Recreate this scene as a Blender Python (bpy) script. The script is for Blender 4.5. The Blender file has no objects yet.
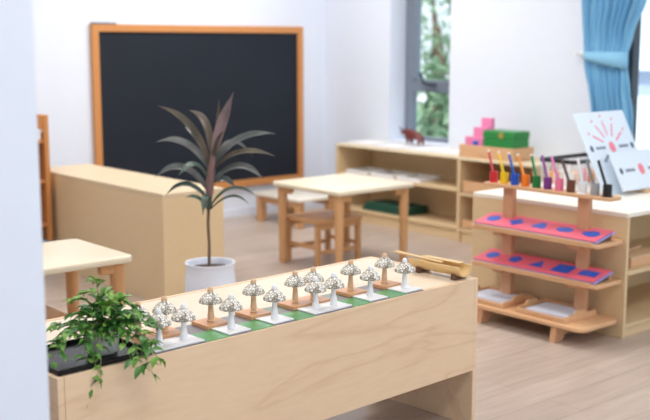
import bpy, bmesh, math, random
from mathutils import Vector, Matrix
random.seed(7)
S = bpy.context.scene
COL = S.collection
PI = math.pi

# ------------------------------------------------------------ materials
def lin(c):
    c = c/255.0
    return c/12.92 if c <= 0.04045 else ((c+0.055)/1.055)**2.4
def rgb(r, g, b): return (lin(r), lin(g), lin(b), 1)
def new_mat(name):
    m = bpy.data.materials.new(name); m.use_nodes = True
    nt = m.node_tree
    return m, nt, nt.nodes['Principled BSDF']
def plain(name, c, rough=0.5, metal=0.0, noise=0.04, spec=0.5, trans=0.0, bump=0.0, nscale=14):
    m, nt, b = new_mat(name)
    b.inputs['Roughness'].default_value = rough
    b.inputs['Metallic'].default_value = metal
    b.inputs['Specular IOR Level'].default_value = spec
    b.inputs['Transmission Weight'].default_value = trans
    tc = nt.nodes.new('ShaderNodeTexCoord')
    n = nt.nodes.new('ShaderNodeTexNoise'); n.inputs['Scale'].default_value = nscale; n.inputs['Detail'].default_value = 4
    nt.links.new(tc.outputs['Object'], n.inputs['Vector'])
    r = nt.nodes.new('ShaderNodeValToRGB')
    r.color_ramp.elements[0].position = .3; r.color_ramp.elements[1].position = .7
    r.color_ramp.elements[0].color = tuple(v*(1-noise) for v in c[:3])+(1,)
    r.color_ramp.elements[1].color = tuple(min(1, v*(1+noise)) for v in c[:3])+(1,)
    nt.links.new(n.outputs['Fac'], r.inputs['Fac'])
    nt.links.new(r.outputs['Color'], b.inputs['Base Color'])
    if bump:
        bp = nt.nodes.new('ShaderNodeBump'); bp.inputs['Strength'].default_value = bump; bp.inputs['Distance'].default_value = .002
        nt.links.new(n.outputs['Fac'], bp.inputs['Height']); nt.links.new(bp.outputs['Normal'], b.inputs['Normal'])
    return m
def wood(name, c1, c2, scale=(1.2, 9, 9), rough=0.45, rings=6.0, strength=1.0, distort=4.0, spec=0.4):
    """straight-ish grain stretched along the axis whose scale is smallest"""
    m, nt, b = new_mat(name)
    N = nt.nodes.new; L = nt.links.new
    tc = N('ShaderNodeTexCoord'); mp = N('ShaderNodeMapping')
    mp.inputs['Scale'].default_value = scale
    L(tc.outputs['Object'], mp.inputs['Vector'])
    n1 = N('ShaderNodeTexNoise'); n1.inputs['Scale'].default_value = 1.0; n1.inputs['Detail'].default_value = 3; n1.inputs['Distortion'].default_value = .6
    L(mp.outputs['Vector'], n1.inputs['Vector'])
    mul = N('ShaderNodeMath'); mul.operation = 'MULTIPLY'; mul.inputs[1].default_value = rings
    L(n1.outputs['Fac'], mul.inputs[0])
    fr = N('ShaderNodeMath'); fr.operation = 'PINGPONG'; fr.inputs[1].default_value = 1.0
    L(mul.outputs[0], fr.inputs[0])
    pw = N('ShaderNodeMath'); pw.operation = 'POWER'; pw.inputs[1].default_value = distort
    L(fr.outputs[0], pw.inputs[0])
    n2 = N('ShaderNodeTexNoise'); n2.inputs['Scale'].default_value = 9.0; n2.inputs['Detail'].default_value = 5
    L(mp.outputs['Vector'], n2.inputs['Vector'])
    ad = N('ShaderNodeMath'); ad.operation = 'MULTIPLY_ADD'; ad.inputs[1].default_value = .45
    L(n2.outputs['Fac'], ad.inputs[0]); 
    sc = N('ShaderNodeMath'); sc.operation = 'MULTIPLY'; sc.inputs[1].default_value = .6*strength
    L(pw.outputs[0], sc.inputs[0]); L(sc.outputs[0], ad.inputs[2])
    r = N('ShaderNodeValToRGB'); r.color_ramp.elements[0].position = .15; r.color_ramp.elements[1].position = .95
    r.color_ramp.elements[0].color = c1; r.color_ramp.elements[1].color = c2
    L(ad.outputs[0], r.inputs['Fac']); L(r.outputs['Color'], b.inputs['Base Color'])
    b.inputs['Roughness'].default_value = rough; b.inputs['Specular IOR Level'].default_value = spec
    return m
def glass_mat(name):
    m, nt, b = new_mat(name)
    nt.nodes.remove(b)
    g = nt.nodes.new('ShaderNodeBsdfGlossy'); g.inputs['Roughness'].default_value = .02
    t = nt.nodes.new('ShaderNodeBsdfTransparent'); t.inputs['Color'].default_value = (.96, .98, .98, 1)
    f = nt.nodes.new('ShaderNodeFresnel'); f.inputs['IOR'].default_value = 1.45
    mx = nt.nodes.new('ShaderNodeMixShader')
    ge = nt.nodes.new('ShaderNodeNewGeometry'); iv = nt.nodes.new('ShaderNodeMath'); iv.operation = 'SUBTRACT'; iv.inputs[0].default_value = 1
    mu = nt.nodes.new('ShaderNodeMath'); mu.operation = 'MULTIPLY'; nt.links.new(ge.outputs['Backfacing'], iv.inputs[1]); nt.links.new(iv.outputs[0], mu.inputs[0]); nt.links.new(f.outputs[0], mu.inputs[1])
    nt.links.new(mu.outputs[0], mx.inputs[0]); nt.links.new(t.outputs[0], mx.inputs[1]); nt.links.new(g.outputs[0], mx.inputs[2])
    nt.links.new(mx.outputs[0], nt.nodes['Material Output'].inputs['Surface'])
    return m
def floor_mat():
    m, nt, b = new_mat('pale oak planks'); N = nt.nodes.new; L = nt.links.new
    tc = N('ShaderNodeTexCoord')
    br = N('ShaderNodeTexBrick'); br.inputs['Scale'].default_value = 1.0
    br.inputs['Brick Width'].default_value = 1.25; br.inputs['Row Height'].default_value = .165
    br.inputs['Mortar Size'].default_value = .0018; br.inputs['Mortar Smooth'].default_value = .3; br.offset = .37
    br.inputs['Color1'].default_value = rgb(198, 182, 170); br.inputs['Color2'].default_value = rgb(188, 171, 159)
    br.inputs['Mortar'].default_value = rgb(164, 146, 133)
    L(tc.outputs['Object'], br.inputs['Vector'])
    mp = N('ShaderNodeMapping'); mp.inputs['Scale'].default_value = (1.6, 16, 1)
    L(tc.outputs['Object'], mp.inputs['Vector'])
    n = N('ShaderNodeTexNoise'); n.inputs['Scale'].default_value = 1.6; n.inputs['Detail'].default_value = 8; n.inputs['Distortion'].default_value = .8
    L(mp.outputs['Vector'], n.inputs['Vector'])
    r = N('ShaderNodeValToRGB'); r.color_ramp.elements[0].position = .3; r.color_ramp.elements[1].position = .72
    r.color_ramp.elements[0].color = (.86, .845, .835, 1); r.color_ramp.elements[1].color = (1.08, 1.08, 1.08, 1)
    L(n.outputs['Fac'], r.inputs['Fac'])
    mx = N('ShaderNodeMix'); mx.data_type = 'RGBA'; mx.blend_type = 'MULTIPLY'; mx.inputs['Factor'].default_value = 1
    L(br.outputs['Color'], mx.inputs['A']); L(r.outputs['Color'], mx.inputs['B'])
    L(mx.outputs['Result'], b.inputs['Base Color'])
    b.inputs['Roughness'].default_value = .34; b.inputs['Specular IOR Level'].default_value = .6
    return m
def mosaic_mat():
    m, nt, b = new_mat('pebble mosaic'); N = nt.nodes.new; L = nt.links.new
    tc = N('ShaderNodeTexCoord')
    v = N('ShaderNodeTexVoronoi'); v.feature = 'DISTANCE_TO_EDGE'; v.inputs['Scale'].default_value = 125
    L(tc.outputs['Object'], v.inputs['Vector'])
    v2 = N('ShaderNodeTexVoronoi'); v2.inputs['Scale'].default_value = 125
    L(tc.outputs['Object'], v2.inputs['Vector'])
    sep = N('ShaderNodeSeparateColor'); L(v2.outputs['Color'], sep.inputs[0])
    cr = N('ShaderNodeValToRGB'); cr.color_ramp.interpolation = 'CONSTANT'
    e = cr.color_ramp.elements; e[0].position = 0; e[0].color = rgb(250, 249, 244); e[1].position = .66; e[1].color = rgb(222, 216, 202)
    k = e.new(.80); k.color = rgb(165, 158, 146); k = e.new(.88); k.color = rgb(245, 240, 228)
    L(sep.outputs[0], cr.inputs['Fac'])
    er = N('ShaderNodeValToRGB'); er.color_ramp.elements[0].position = .05; er.color_ramp.elements[1].position = .14
    er.color_ramp.elements[0].color = rgb(150, 143, 132); er.color_ramp.elements[1].color = (1, 1, 1, 1)
    L(v.outputs['Distance'], er.inputs['Fac'])
    mx = N('ShaderNodeMix'); mx.data_type = 'RGBA'; mx.blend_type = 'MULTIPLY'; mx.inputs['Factor'].default_value = 1
    L(cr.outputs['Color'], mx.inputs['A']); L(er.outputs['Color'], mx.inputs['B'])
    L(mx.outputs['Result'], b.inputs['Base Color'])
    bp = N('ShaderNodeBump'); bp.inputs['Strength'].default_value = .6; bp.inputs['Distance'].default_value = .002
    L(v.outputs['Distance'], bp.inputs['Height']); L(bp.outputs['Normal'], b.inputs['Normal'])
    b.inputs['Roughness'].default_value = .35
    return m
def leaf_mat(name, c1, c2, scale=9, rough=.4, trans=.25):
    m, nt, b = new_mat(name); N = nt.nodes.new; L = nt.links.new
    tc = N('ShaderNodeTexCoord'); n = N('ShaderNodeTexNoise'); n.inputs['Scale'].default_value = scale; n.inputs['Detail'].default_value = 2
    L(tc.outputs['Object'], n.inputs['Vector'])
    r = N('ShaderNodeValToRGB'); r.color_ramp.elements[0].position = .38; r.color_ramp.elements[1].position = .62
    r.color_ramp.elements[0].color = c1; r.color_ramp.elements[1].color = c2
    L(n.outputs['Fac'], r.inputs['Fac']); L(r.outputs['Color'], b.inputs['Base Color'])
    b.inputs['Roughness'].default_value = rough
    tl = N('ShaderNodeBsdfTranslucent'); L(r.outputs['Color'], tl.inputs['Color'])
    ms = N('ShaderNodeMixShader'); ms.inputs[0].default_value = trans
    L(b.outputs[0], ms.inputs[1]); L(tl.outputs[0], ms.inputs[2]); L(ms.outputs[0], nt.nodes['Material Output'].inputs['Surface'])
    return m

M = {}
M['wall'] = plain('white wall paint', rgb(228, 235, 248), .8, noise=.008, spec=.2)
M['ceiling'] = plain('ceiling paint', rgb(240, 240, 240), .9, noise=.005)
M['floor'] = floor_mat()
M['birch'] = wood('birch plywood', rgb(234, 206, 173), rgb(212, 176, 140), (1.3, 5, 7.5), .42, rings=7, strength=.62, distort=5)
M['birchtop'] = wood('birch plywood top', rgb(236, 220, 198), rgb(226, 204, 178), (1.3, 7, 7), .35, rings=5, strength=.4)
M['ply'] = wood('pale plywood', rgb(224, 198, 158), rgb(210, 182, 140), (6, 1.0, 6), .5, rings=4, strength=.4)
M['plytop'] = wood('pale laminated top', rgb(236, 221, 190), rgb(226, 208, 174), (6, 1, 6), .4, rings=4, strength=.3)
M['plyd'] = wood('honey plywood top', rgb(222, 202, 170), rgb(212, 190, 156), (6, 1, 6), .5, rings=4, strength=.3)
M['white_top'] = plain('cream white laminate', rgb(243, 238, 226), .4, noise=.01)
M['tabletop'] = wood('pale table laminate', rgb(236, 226, 202), rgb(228, 214, 186), (2, 7, 7), .35, rings=4, strength=.3)
M['beech'] = wood('beech legs', rgb(214, 166, 118), rgb(198, 146, 98), (8, 8, 1.2), .45, rings=4, strength=.4)
M['rack'] = wood('warm beech rack', rgb(224, 180, 138), rgb(206, 156, 114), (8, 1.4, 8), .42, rings=5, strength=.5)
M['rackv'] = wood('warm beech upright', rgb(214, 166, 128), rgb(196, 142, 104), (8, 8, 1.4), .42, rings=5, strength=.5)
M['frame'] = wood('orange wood frame', rgb(206, 142, 84), rgb(190, 124, 66), (5, 5, 5), .5, rings=4, strength=.4)
M['board'] = plain('blackboard slate', rgb(30, 36, 46), .6, noise=.06, nscale=3, spec=.25)
M['metal'] = plain('grey clip', rgb(110, 112, 118), .4, .6)
M['pot'] = plain('white glazed ceramic', rgb(230, 238, 252), .35, noise=.01)
M['pot2'] = plain('matte white ceramic', rgb(236, 234, 228), .5, noise=.02)
M['soil'] = plain('dark soil', rgb(72, 54, 42), .95, noise=.3, bump=1, nscale=60)
M['bark'] = plain('brown stem', rgb(112, 92, 76), .8, noise=.15, nscale=40)
M['redstem'] = plain('reddish stem', rgb(122, 96, 94), .6, noise=.15, nscale=30)
M['cord'] = leaf_mat('dark cordyline leaf', rgb(84, 92, 92), rgb(118, 120, 118), 9, .35, .15)
M['cordg'] = leaf_mat('green cordyline leaf', rgb(62, 86, 78), rgb(96, 116, 106), 9, .35, .2)
M['cordr'] = leaf_mat('reddish cordyline leaf', rgb(76, 72, 60), rgb(110, 98, 84), 9, .4, .2)
M['cordp'] = leaf_mat('pink cordyline leaf', rgb(124, 108, 110), rgb(156, 132, 134), 9, .4, .3)
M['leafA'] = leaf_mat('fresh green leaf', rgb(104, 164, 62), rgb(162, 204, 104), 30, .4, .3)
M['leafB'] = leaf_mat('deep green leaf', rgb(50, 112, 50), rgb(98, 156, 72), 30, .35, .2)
M['stemg'] = plain('green stem', rgb(120, 130, 70), .6)
M['tray'] = plain('black glossy tray', rgb(14, 14, 18), .25, noise=.02, spec=.25)
M['mosaic'] = mosaic_mat()
M['nstem'] = wood('natural turned wood', rgb(224, 190, 154), rgb(208, 168, 130), (20, 20, 4), .5, rings=3, strength=.3)
M['wstem'] = plain('white painted wood', rgb(240, 241, 244), .4, noise=.01)
M['ntile'] = wood('honey wooden tile', rgb(222, 168, 124), rgb(208, 148, 104), (6, 30, 30), .3, rings=3, strength=.4)
M['gtile'] = plain('green glossy felt', rgb(92, 160, 100), .3, noise=.06)
M['dkgreen'] = plain('grey green square', rgb(120, 138, 122), .3, noise=.05)
M['grtile'] = plain('grey square', rgb(128, 124, 130), .3, noise=.05)
M['bamboo'] = wood('bamboo', rgb(228, 194, 138), rgb(206, 164, 106), (14, 2, 14), .35, rings=3, strength=.5)
M['darkwood'] = plain('dark brown wood', rgb(104, 70, 48), .5, noise=.1)
M['pink'] = plain('pink inset frame', rgb(244, 112, 136), .4, noise=.02)
M['blue'] = plain('blue inset', rgb(28, 98, 214), .35, noise=.02)
M['paleblue'] = plain('pale blue edge', rgb(150, 165, 235), .4)
M['paper'] = plain('white paper', rgb(246, 247, 250), .7, noise=.01)
M['bluepaper'] = plain('pale blue paper', rgb(214, 222, 240), .7, noise=.02)
M['boxpink'] = plain('pink card', rgb(240, 140, 186), .5, noise=.03)
M['boxgreen'] = plain('green paint', rgb(38, 140, 66), .35, noise=.04)
M['brass'] = plain('brass', rgb(190, 170, 90), .3, .7)
M['darkgreen'] = plain('dark green cloth', rgb(32, 80, 62), .8, noise=.08)
M['bull'] = plain('oxblood brown figurine', rgb(112, 50, 46), .4, noise=.08, nscale=30)
M['horn'] = plain('dark grey horn', rgb(80, 80, 92), .5)
M['winframe'] = plain('grey aluminium', rgb(122, 132, 146), .4, .1)
M['darkframe'] = plain('dark window frame', rgb(38, 50, 64), .4, .1)
M['glass'] = glass_mat('window glass')
M['curtain'] = plain('blue curtain cloth', rgb(140, 198, 232), .85, noise=.05, nscale=160, bump=.2)
M['black'] = plain('black plastic', rgb(28, 28, 32), .35)
M['wire'] = plain('white wire', rgb(236, 236, 238), .4)
M['foliage'] = leaf_mat('outdoor foliage', rgb(130, 168, 130), rgb(186, 210, 180), 2, .6, .3)
M['pale'] = plain('pale render', rgb(216, 226, 240), .8, noise=.02)
M['bluegrey'] = plain('blue grey render', rgb(170, 184, 208), .8, noise=.02)
M['ground'] = plain('pale paving', rgb(222, 222, 220), .8, noise=.05)

# ------------------------------------------------------------ mesh helpers
def link(name, bm, mats, parent=None, smooth=False, loc=None, rot=None):
    me = bpy.data.meshes.new(name)
    bmesh.ops.recalc_face_normals(bm, faces=bm.faces)
    bm.to_mesh(me); bm.free()
    if not isinstance(mats, (list, tuple)): mats = [mats]
    for m in mats: me.materials.append(m)
    if smooth:
        me.polygons.foreach_set('use_smooth', [True]*len(me.polygons))
        try: me.set_sharp_from_angle(angle=math.radians(40))
        except Exception: pass
    o = bpy.data.objects.new(name, me); COL.objects.link(o)
    if parent: o.parent = parent
    if loc: o.location = loc
    if rot: o.rotation_euler = rot
    return o
def box(bm, x0, x1, y0, y1, z0, z1, bev=0.0, mi=0, mat4=None, seg=2):
    t = bmesh.new()
    bmesh.ops.create_cube(t, size=1)
    for v in t.verts:
        v.co = Vector(((x0+x1)/2+v.co.x*(x1-x0), (y0+y1)/2+v.co.y*(y1-y0), (z0+z1)/2+v.co.z*(z1-z0)))
    if bev: bmesh.ops.bevel(t, geom=list(t.edges), offset=bev, segments=seg, affect='EDGES', profile=.5)
    merge(bm, t, mi, mat4)
def merge(bm, t, mi=0, mat4=None):
    if mat4 is not None: bmesh.ops.transform(t, matrix=mat4, verts=t.verts)
    for f in t.faces: f.material_index = mi if mi is not None else f.material_index
    me = bpy.data.meshes.new('tmp'); t.to_mesh(me); t.free(); bm.from_mesh(me); bpy.data.meshes.remove(me)
def prism(bm, pts, z0, z1, bev=0, mi=0, mat4=None, seg=2):
    """extruded polygon outline in the xy plane"""
    t = bmesh.new()
    vs = [t.verts.new((p[0], p[1], z0)) for p in pts]
    f = t.faces.new(vs)
    r = bmesh.ops.extrude_face_region(t, geom=[f])
    for v in r['geom']:
        if isinstance(v, bmesh.types.BMVert): v.co.z = z1
    bmesh.ops.recalc_face_normals(t, faces=t.faces)
    if bev:
        es = [e for e in t.edges if abs(e.verts[0].co.z-e.verts[1].co.z) < 1e-6]
        bmesh.ops.bevel(t, geom=es, offset=bev, segments=seg, affect='EDGES', profile=.5)
    merge(bm, t, mi, mat4)
def rrect(x0, x1, y0, y1, r, n=5):
    out = []
    for cx, cy, a in ((x1-r, y1-r, 0), (x0+r, y1-r, 90), (x0+r, y0+r, 180), (x1-r, y0+r, 270)):
        for i in range(n+1):
            t = math.radians(a+90*i/n); out.append((cx+r*math.cos(t), cy+r*math.sin(t)))
    return out
def lathe(bm, prof, n=28, mi=0, mat4=None, cap=True):
    t = bmesh.new(); rings = []
    for r, z in prof:
        rings.append([t.verts.new((r*math.cos(2*PI*i/n), r*math.sin(2*PI*i/n), z)) for i in range(n)] if r > 1e-6 else [t.verts.new((0, 0, z))])
    for a, b in zip(rings, rings[1:]):
        for i in range(n):
            j = (i+1) % n
            if len(a) == 1 and len(b) == 1: continue
            if len(a) == 1: t.faces.new((a[0], b[i], b[j]))
            elif len(b) == 1: t.faces.new((a[i], a[j], b[0]))
            else: t.faces.new((a[i], a[j], b[j], b[i]))
    if cap:
        if len(rings[0]) > 1: t.faces.new(rings[0])
        if len(rings[-1]) > 1: t.faces.new(rings[-1])
    merge(bm, t, mi, mat4)
def tube(bm, pts, rad, n=8, mi=0):
    t = bmesh.new(); pts = [Vector(p) for p in pts]; rings = []
    if not isinstance(rad, (list, tuple)): rad = [rad]*len(pts)
    for i, p in enumerate(pts):
        d = (pts[min(i+1, len(pts)-1)]-pts[max(i-1, 0)]).normalized()
        u = d.cross(Vector((0, 0, 1)))
        if u.length < .05: u = d.cross(Vector((0, 1, 0)))
        u.normalize(); w = d.cross(u).normalized()
        rings.append([t.verts.new(p+(u*math.cos(2*PI*k/n)+w*math.sin(2*PI*k/n))*rad[i]) for k in range(n)])
    for a, b in zip(rings, rings[1:]):
        for i in range(n): t.faces.new((a[i], a[(i+1) % n], b[(i+1) % n], b[i]))
    t.faces.new(rings[0]); t.faces.new(rings[-1])
    merge(bm, t, mi)
def bez(a, b, c, n=10):
    a, b, c = Vector(a), Vector(b), Vector(c)
    return [a*(1-t)**2+b*2*t*(1-t)+c*t*t for t in [i/n for i in range(n+1)]]
def blade(bm, pts, width, up=Vector((0, 0, 1)), fold=.25, mi=0, prof=None, thick=.0012):
    """a leaf along a path: widens then tapers to a point, folded along the midrib, with a real thickness"""
    t = bmesh.new(); n = len(pts)-1; rows = []
    for i, p in enumerate(pts):
        d = (pts[min(i+1, n)]-pts[max(i-1, 0)]).normalized()
        side = d.cross(up)
        if side.length < .05: side = d.cross(Vector((1, 0, 0)))
        side.normalize(); nn = side.cross(d).normalized()
        s = i/n
        w = width*(prof(s) if prof else (math.sin(PI*min(1, s*.92+.08))**.7))
        w = max(w, width*.03)
        rows.append([t.verts.new(p-side*w/2+nn*w*fold), t.verts.new(p), t.verts.new(p+side*w/2+nn*w*fold),
                     t.verts.new(p-nn*thick)])
    for a, b in zip(rows, rows[1:]):
        t.faces.new((a[0], a[1], b[1], b[0])); t.faces.new((a[1], a[2], b[2], b[1]))
        t.faces.new((a[0], b[0], b[3], a[3])); t.faces.new((a[3], b[3], b[2], a[2]))
    merge(bm, t, mi)
def thing(name, label, cat, loc=(0, 0, 0), rz=0, group=None):
    o = bpy.data.objects.new(name, None); COL.objects.link(o)
    o.empty_display_size = .05
    o.location = loc; o.rotation_euler = (0, 0, rz)
    o['label'] = label; o['category'] = cat
    if group: o['group'] = group
    return o
def tag(o, label, cat, group=None):
    o['label'] = label; o['category'] = cat
    if group: o['group'] = group
    return o
def struct(name, bm, m, parent=None):
    o = link(name, bm, m, parent)
    if parent is None: o['kind'] = 'structure'
    return o
def sroot(name, loc):
    o = bpy.data.objects.new(name, None); COL.objects.link(o); o.location = loc; o['kind'] = 'structure'
    return o
def dup(root, loc, rz=None, label=None, group=None):
    r = root.copy(); COL.objects.link(r); r.location = loc
    if rz is not None: r.rotation_euler = (0, 0, rz)
    if label: r['label'] = label
    if group: r['group'] = group
    for ch in list(root.children):
        c = ch.copy(); COL.objects.link(c); c.parent = r
        for g in list(ch.children):
            d = g.copy(); COL.objects.link(d); d.parent = c
    return r
B = bmesh.new

# ------------------------------------------------------------ camera
F = 1050.0; TH = math.atan(166/1050); PH = math.radians(49.46); CZ = 1.40
cam_d = bpy.data.cameras.new('camera'); cam = bpy.data.objects.new('camera', cam_d); COL.objects.link(cam)
cam_d.sensor_width = 36; cam_d.lens = 36*F/650
cam.location = (0, 0, CZ)
fwd = Vector((math.cos(PH)*math.cos(TH), math.sin(PH)*math.cos(TH), -math.sin(TH)))
cam.rotation_euler = fwd.to_track_quat('-Z', 'Y').to_euler()
cam_d.dof.use_dof = True; cam_d.dof.focus_distance = 3.35; cam_d.dof.aperture_fstop = 2.5; cam_d.dof.aperture_blades = 9
cam_d.clip_start = .05
S.camera = cam

# ------------------------------------------------------------ room shell
XW = 5.93; YW = 6.93; ZC = 2.8
bm = B(); box(bm, -2.2, XW+.16, -3.0, YW+.15, -.1, 0); struct('floor', bm, M['floor'])
bm = B(); box(bm, -2.2, XW+.16, -3.0, YW+.15, ZC, ZC+.1); struct('ceiling', bm, M['ceiling'])
bm = B(); box(bm, -2.2, XW, YW, YW+.15, 0, ZC); struct('wall_back', bm, M['wall'])
bm = B(); box(bm, -2.2, -2.05, -3.0, YW, 0, ZC); struct('wall_left', bm, M['wall'])
bm = B(); box(bm, -2.05, .895, 1.9, 2.03, 0, ZC); struct('wall_front', bm, M['wall'])
W1 = (5.48, 6.13, .63, 2.35); W2 = (2.0, 4.0, .25, 2.35)
bm = B(); XO = XW+.22
box(bm, XW, XO, W1[1], YW+.15, 0, ZC)
box(bm, XW, XO, W1[0], W1[1], 0, W1[2]); box(bm, XW, XO, W1[0], W1[1], W1[3], ZC)
box(bm, XW, XO, W2[1], W1[0], 0, ZC)
box(bm, XW, XO, W2[0], W2[1], 0, W2[2]); box(bm, XW, XO, W2[0], W2[1], W2[3], ZC)
box(bm, XW, XO, -3.0, W2[0], 0, ZC)
struct('wall_right', bm, M['wall'])
# skirting
bm = B(); box(bm, -2.05, XW, YW-.012, YW, 0, .07, .003); struct('baseboard_back', bm, M['wall'])

# window_1: casement with transom
w = sroot('window_1', (6.135, (W1[0]+W1[1])/2, W1[2]))
hw = (W1[1]-W1[0])/2; hz = W1[3]-W1[2]; tz0, tz1 = 1.02-W1[2], 1.115-W1[2]
bm = B(); fr = .075
box(bm, -.035, .035, -hw, -hw+fr, 0, hz, .004); box(bm, -.035, .035, hw-fr, hw, 0, hz, .004)
box(bm, -.035, .035, -hw+fr, hw-fr, 0, .03, .004); box(bm, -.035, .035, -hw+fr, hw-fr, hz-.06, hz, .004)
box(bm, -.035, .035, -hw+fr, hw-fr, tz0, tz1, .004)
box(bm, -.045, .02, hw-fr-.05, hw-fr, tz1, hz-.06, .004); box(bm, -.045, .02, -hw+fr, -hw+fr+.05, tz1, hz-.06, .004)
link('window_frame', bm, M['winframe'], w)
bm = B(); box(bm, -.004, .004, -hw+fr, hw-fr, .03, hz-.06); link('pane', bm, M['glass'], w)
bm = B(); box(bm, -.07, -.045, -.02, .02, tz1-.05, tz1-.02, .004); tube(bm, [(-.075, .0, tz1-.035), (-.095, .0, tz1-.03), (-.1, .05, tz1-.02), (-.1, .085, tz1+.06)], .011)
tube(bm, [(-.085, .01, tz1-.035), (-.09, -.07, tz1-.03)], .012)
link('window_handle', bm, M['darkframe'], w)
# window_2: large dark framed window behind the curtain
w = sroot('window_2', (6.06, (W2[0]+W2[1])/2, W2[2]))
hw = (W2[1]-W2[0])/2; hz = W2[3]-W2[2]
bm = B()
box(bm, -.04, .04, -hw, -hw+.06, 0, hz, .004); box(bm, -.04, .04, hw-.05, hw, 0, hz, .004)
box(bm, -.04, .04, -hw+.06, hw-.05, 0, .06, .004); box(bm, -.04, .04, -hw+.06, hw-.05, hz-.06, hz, .004)
box(bm, -.04, .04, -.03, .03, .06, hz-.06, .004)
link('window_frame', bm, M['darkframe'], w)
bm = B(); box(bm, -.004, .004, -hw+.06, hw-.05, .06, hz-.06); link('pane', bm, M['glass'], w)

# outdoors
bm = B(); box(bm, XO, 40, -20, 40, -.4, -.3); tag(link('paved_ground', bm, M['ground']), 'pale paving outside the windows', 'ground')['kind'] = 'structure'
def outdoor_tree(x, y, h, r, label):
    t = thing('garden_tree', label, 'tree', (x, y, -.3), 0, None)
    bm = B(); tube(bm, [(0, 0, 0), (.05, .03, h*.5), (-.05, .1, h*.8)], [.14, .1, .05]); link('trunk', bm, M['bark'], t, True)
    bm = B()
    for i in range(420):
        a = random.uniform(0, 2*PI); ph = math.acos(random.uniform(-1, 1)); q = r*random.uniform(.35, 1)
        c = Vector((q*math.sin(ph)*math.cos(a), q*math.sin(ph)*math.sin(a), h*.62+q*math.cos(ph)*1.1))
        d = Vector((random.uniform(-1, 1), random.uniform(-1, 1), random.uniform(-1, .6))).normalized()*random.uniform(.14, .3)
        blade(bm, [c, c+d*.5, c+d], random.uniform(.08, .15))
    link('foliage', bm, M['foliage'], t)
outdoor_tree(11.2, 10.6, 3.2, 1.15, 'leafy green tree outside the narrow window, seen in the upper pane')
outdoor_tree(9.0, 8.3, 1.4, .62, 'low green bush outside the narrow window, seen in the lower pane')
h = thing('neighbouring_building', 'pale building with a white ledge outside the curtained window', 'building', (12.5, 8.2, -.3))
bm = B(); box(bm, 0, 3, -4.5, 3.2, 0, 1.0, .01); link('lower_wall', bm, M['wall'], h)
bm = B(); box(bm, .05, 3, -4.45, 3.15, 1.0, 1.35); link('window_band', bm, M['bluegrey'], h)
bm = B(); box(bm, -.15, 3, -4.5, 3.25, 1.35, 1.48, .01); link('ledge', bm, M['wall'], h)
bm = B(); box(bm, .05, 3, -4.45, 3.15, 1.48, 3.2); link('upper_wall', bm, M['pale'], h)
bm = B(); box(bm, .02, .06, .05, .35, 1.6, 1.85, .02); link('pink_panel', bm, M['boxpink'], h)

# ------------------------------------------------------------ blackboard
t = thing('blackboard', 'large blackboard in an orange wooden frame on the back wall', 'blackboard', (4.675, YW-.018, .91))
x0, x1, z0, z1 = -.98, .98, -.66, .632; fw_ = .054
bm = B(); box(bm, x0+fw_-.01, x1-fw_+.01, -.004, .012, z0+fw_-.01, z1-fw_+.01); link('writing_surface', bm, M['board'], t)
bm = B()
box(bm, x0, x1, -.022, .014, z1-fw_, z1, .003); box(bm, x0, x1, -.022, .014, z0, z0+fw_, .003)
box(bm, x0, x0+fw_, -.022, .014, z0+fw_, z1-fw_, .003); box(bm, x1-fw_, x1, -.022, .014, z0+fw_, z1-fw_, .003)
link('frame', bm, M['frame'], t)
bm = B(); box(bm, x0, x0+.2, -.024, .0, z1-.001, z1+.012, .002); link('corner_clip', bm, M['metal'], t)

# ------------------------------------------------------------ closed back of the long cabinet (left)
t = thing('storage_cabinet', 'long low pale plywood cabinet with closed back, below the blackboard', 'cabinet', (2.94, 4.77, 0))
bm = B(); box(bm, 0, .02, .02, 1.54, .0, .588, .002); link('back_panel', bm, M['ply'], t)
bm = B(); box(bm, 0, .395, 0, .02, 0, .588, .002); link('side_panel', bm, M['ply'], t)
bm = B(); box(bm, 0, .395, 1.54, 1.56, 0, .588, .002); link('side_panel', bm, M['ply'], t)
bm = B(); box(bm, 0, .398, 0, 1.56, .588, .61, .004); link('top_panel', bm, M['plyd'], t)
for z in (.06, .32):
    bm = B(); box(bm, .02, .39, .02, 1.54, z, z+.02, .002); link('shelf', bm, M['ply'], t)

# tall post of shelf at far left
t = thing('bookshelf', 'tall narrow brown wooden shelf mostly hidden behind the white partition', 'shelf', (2.60, 6.0, 0))
bm = B(); box(bm, .27, .30, 0, .26, .19, .97, .003); link('side_panel', bm, M['frame'], t)
bm = B(); box(bm, 0, .03, 0, .26, .19, .97, .003); link('side_panel', bm, M['frame'], t)
for z in (.28, .55, .80):
    bm = B(); box(bm, .03, .27, .01, .25, z, z+.02, .002); link('shelf', bm, M['frame'], t)
bm = B(); box(bm, .03, .27, .235, .25, .19, .97, .002); link('back_panel', bm, M['frame'], t)
bm = B(); box(bm, 0, .3, 0, .26, .0, .19, .003); link('base', bm, M['bluegrey'], t)
o = thing('white_bin', 'small white box standing in the tall brown shelf', 'box', (2.76, 6.02, .82))
bm = B(); box(bm, -.1, .1, 0, .18, 0, .06, .006); box(bm, -.105, .105, -.004, .184, .045, .062, .003); link('body', bm, M['wstem'], o)

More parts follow.
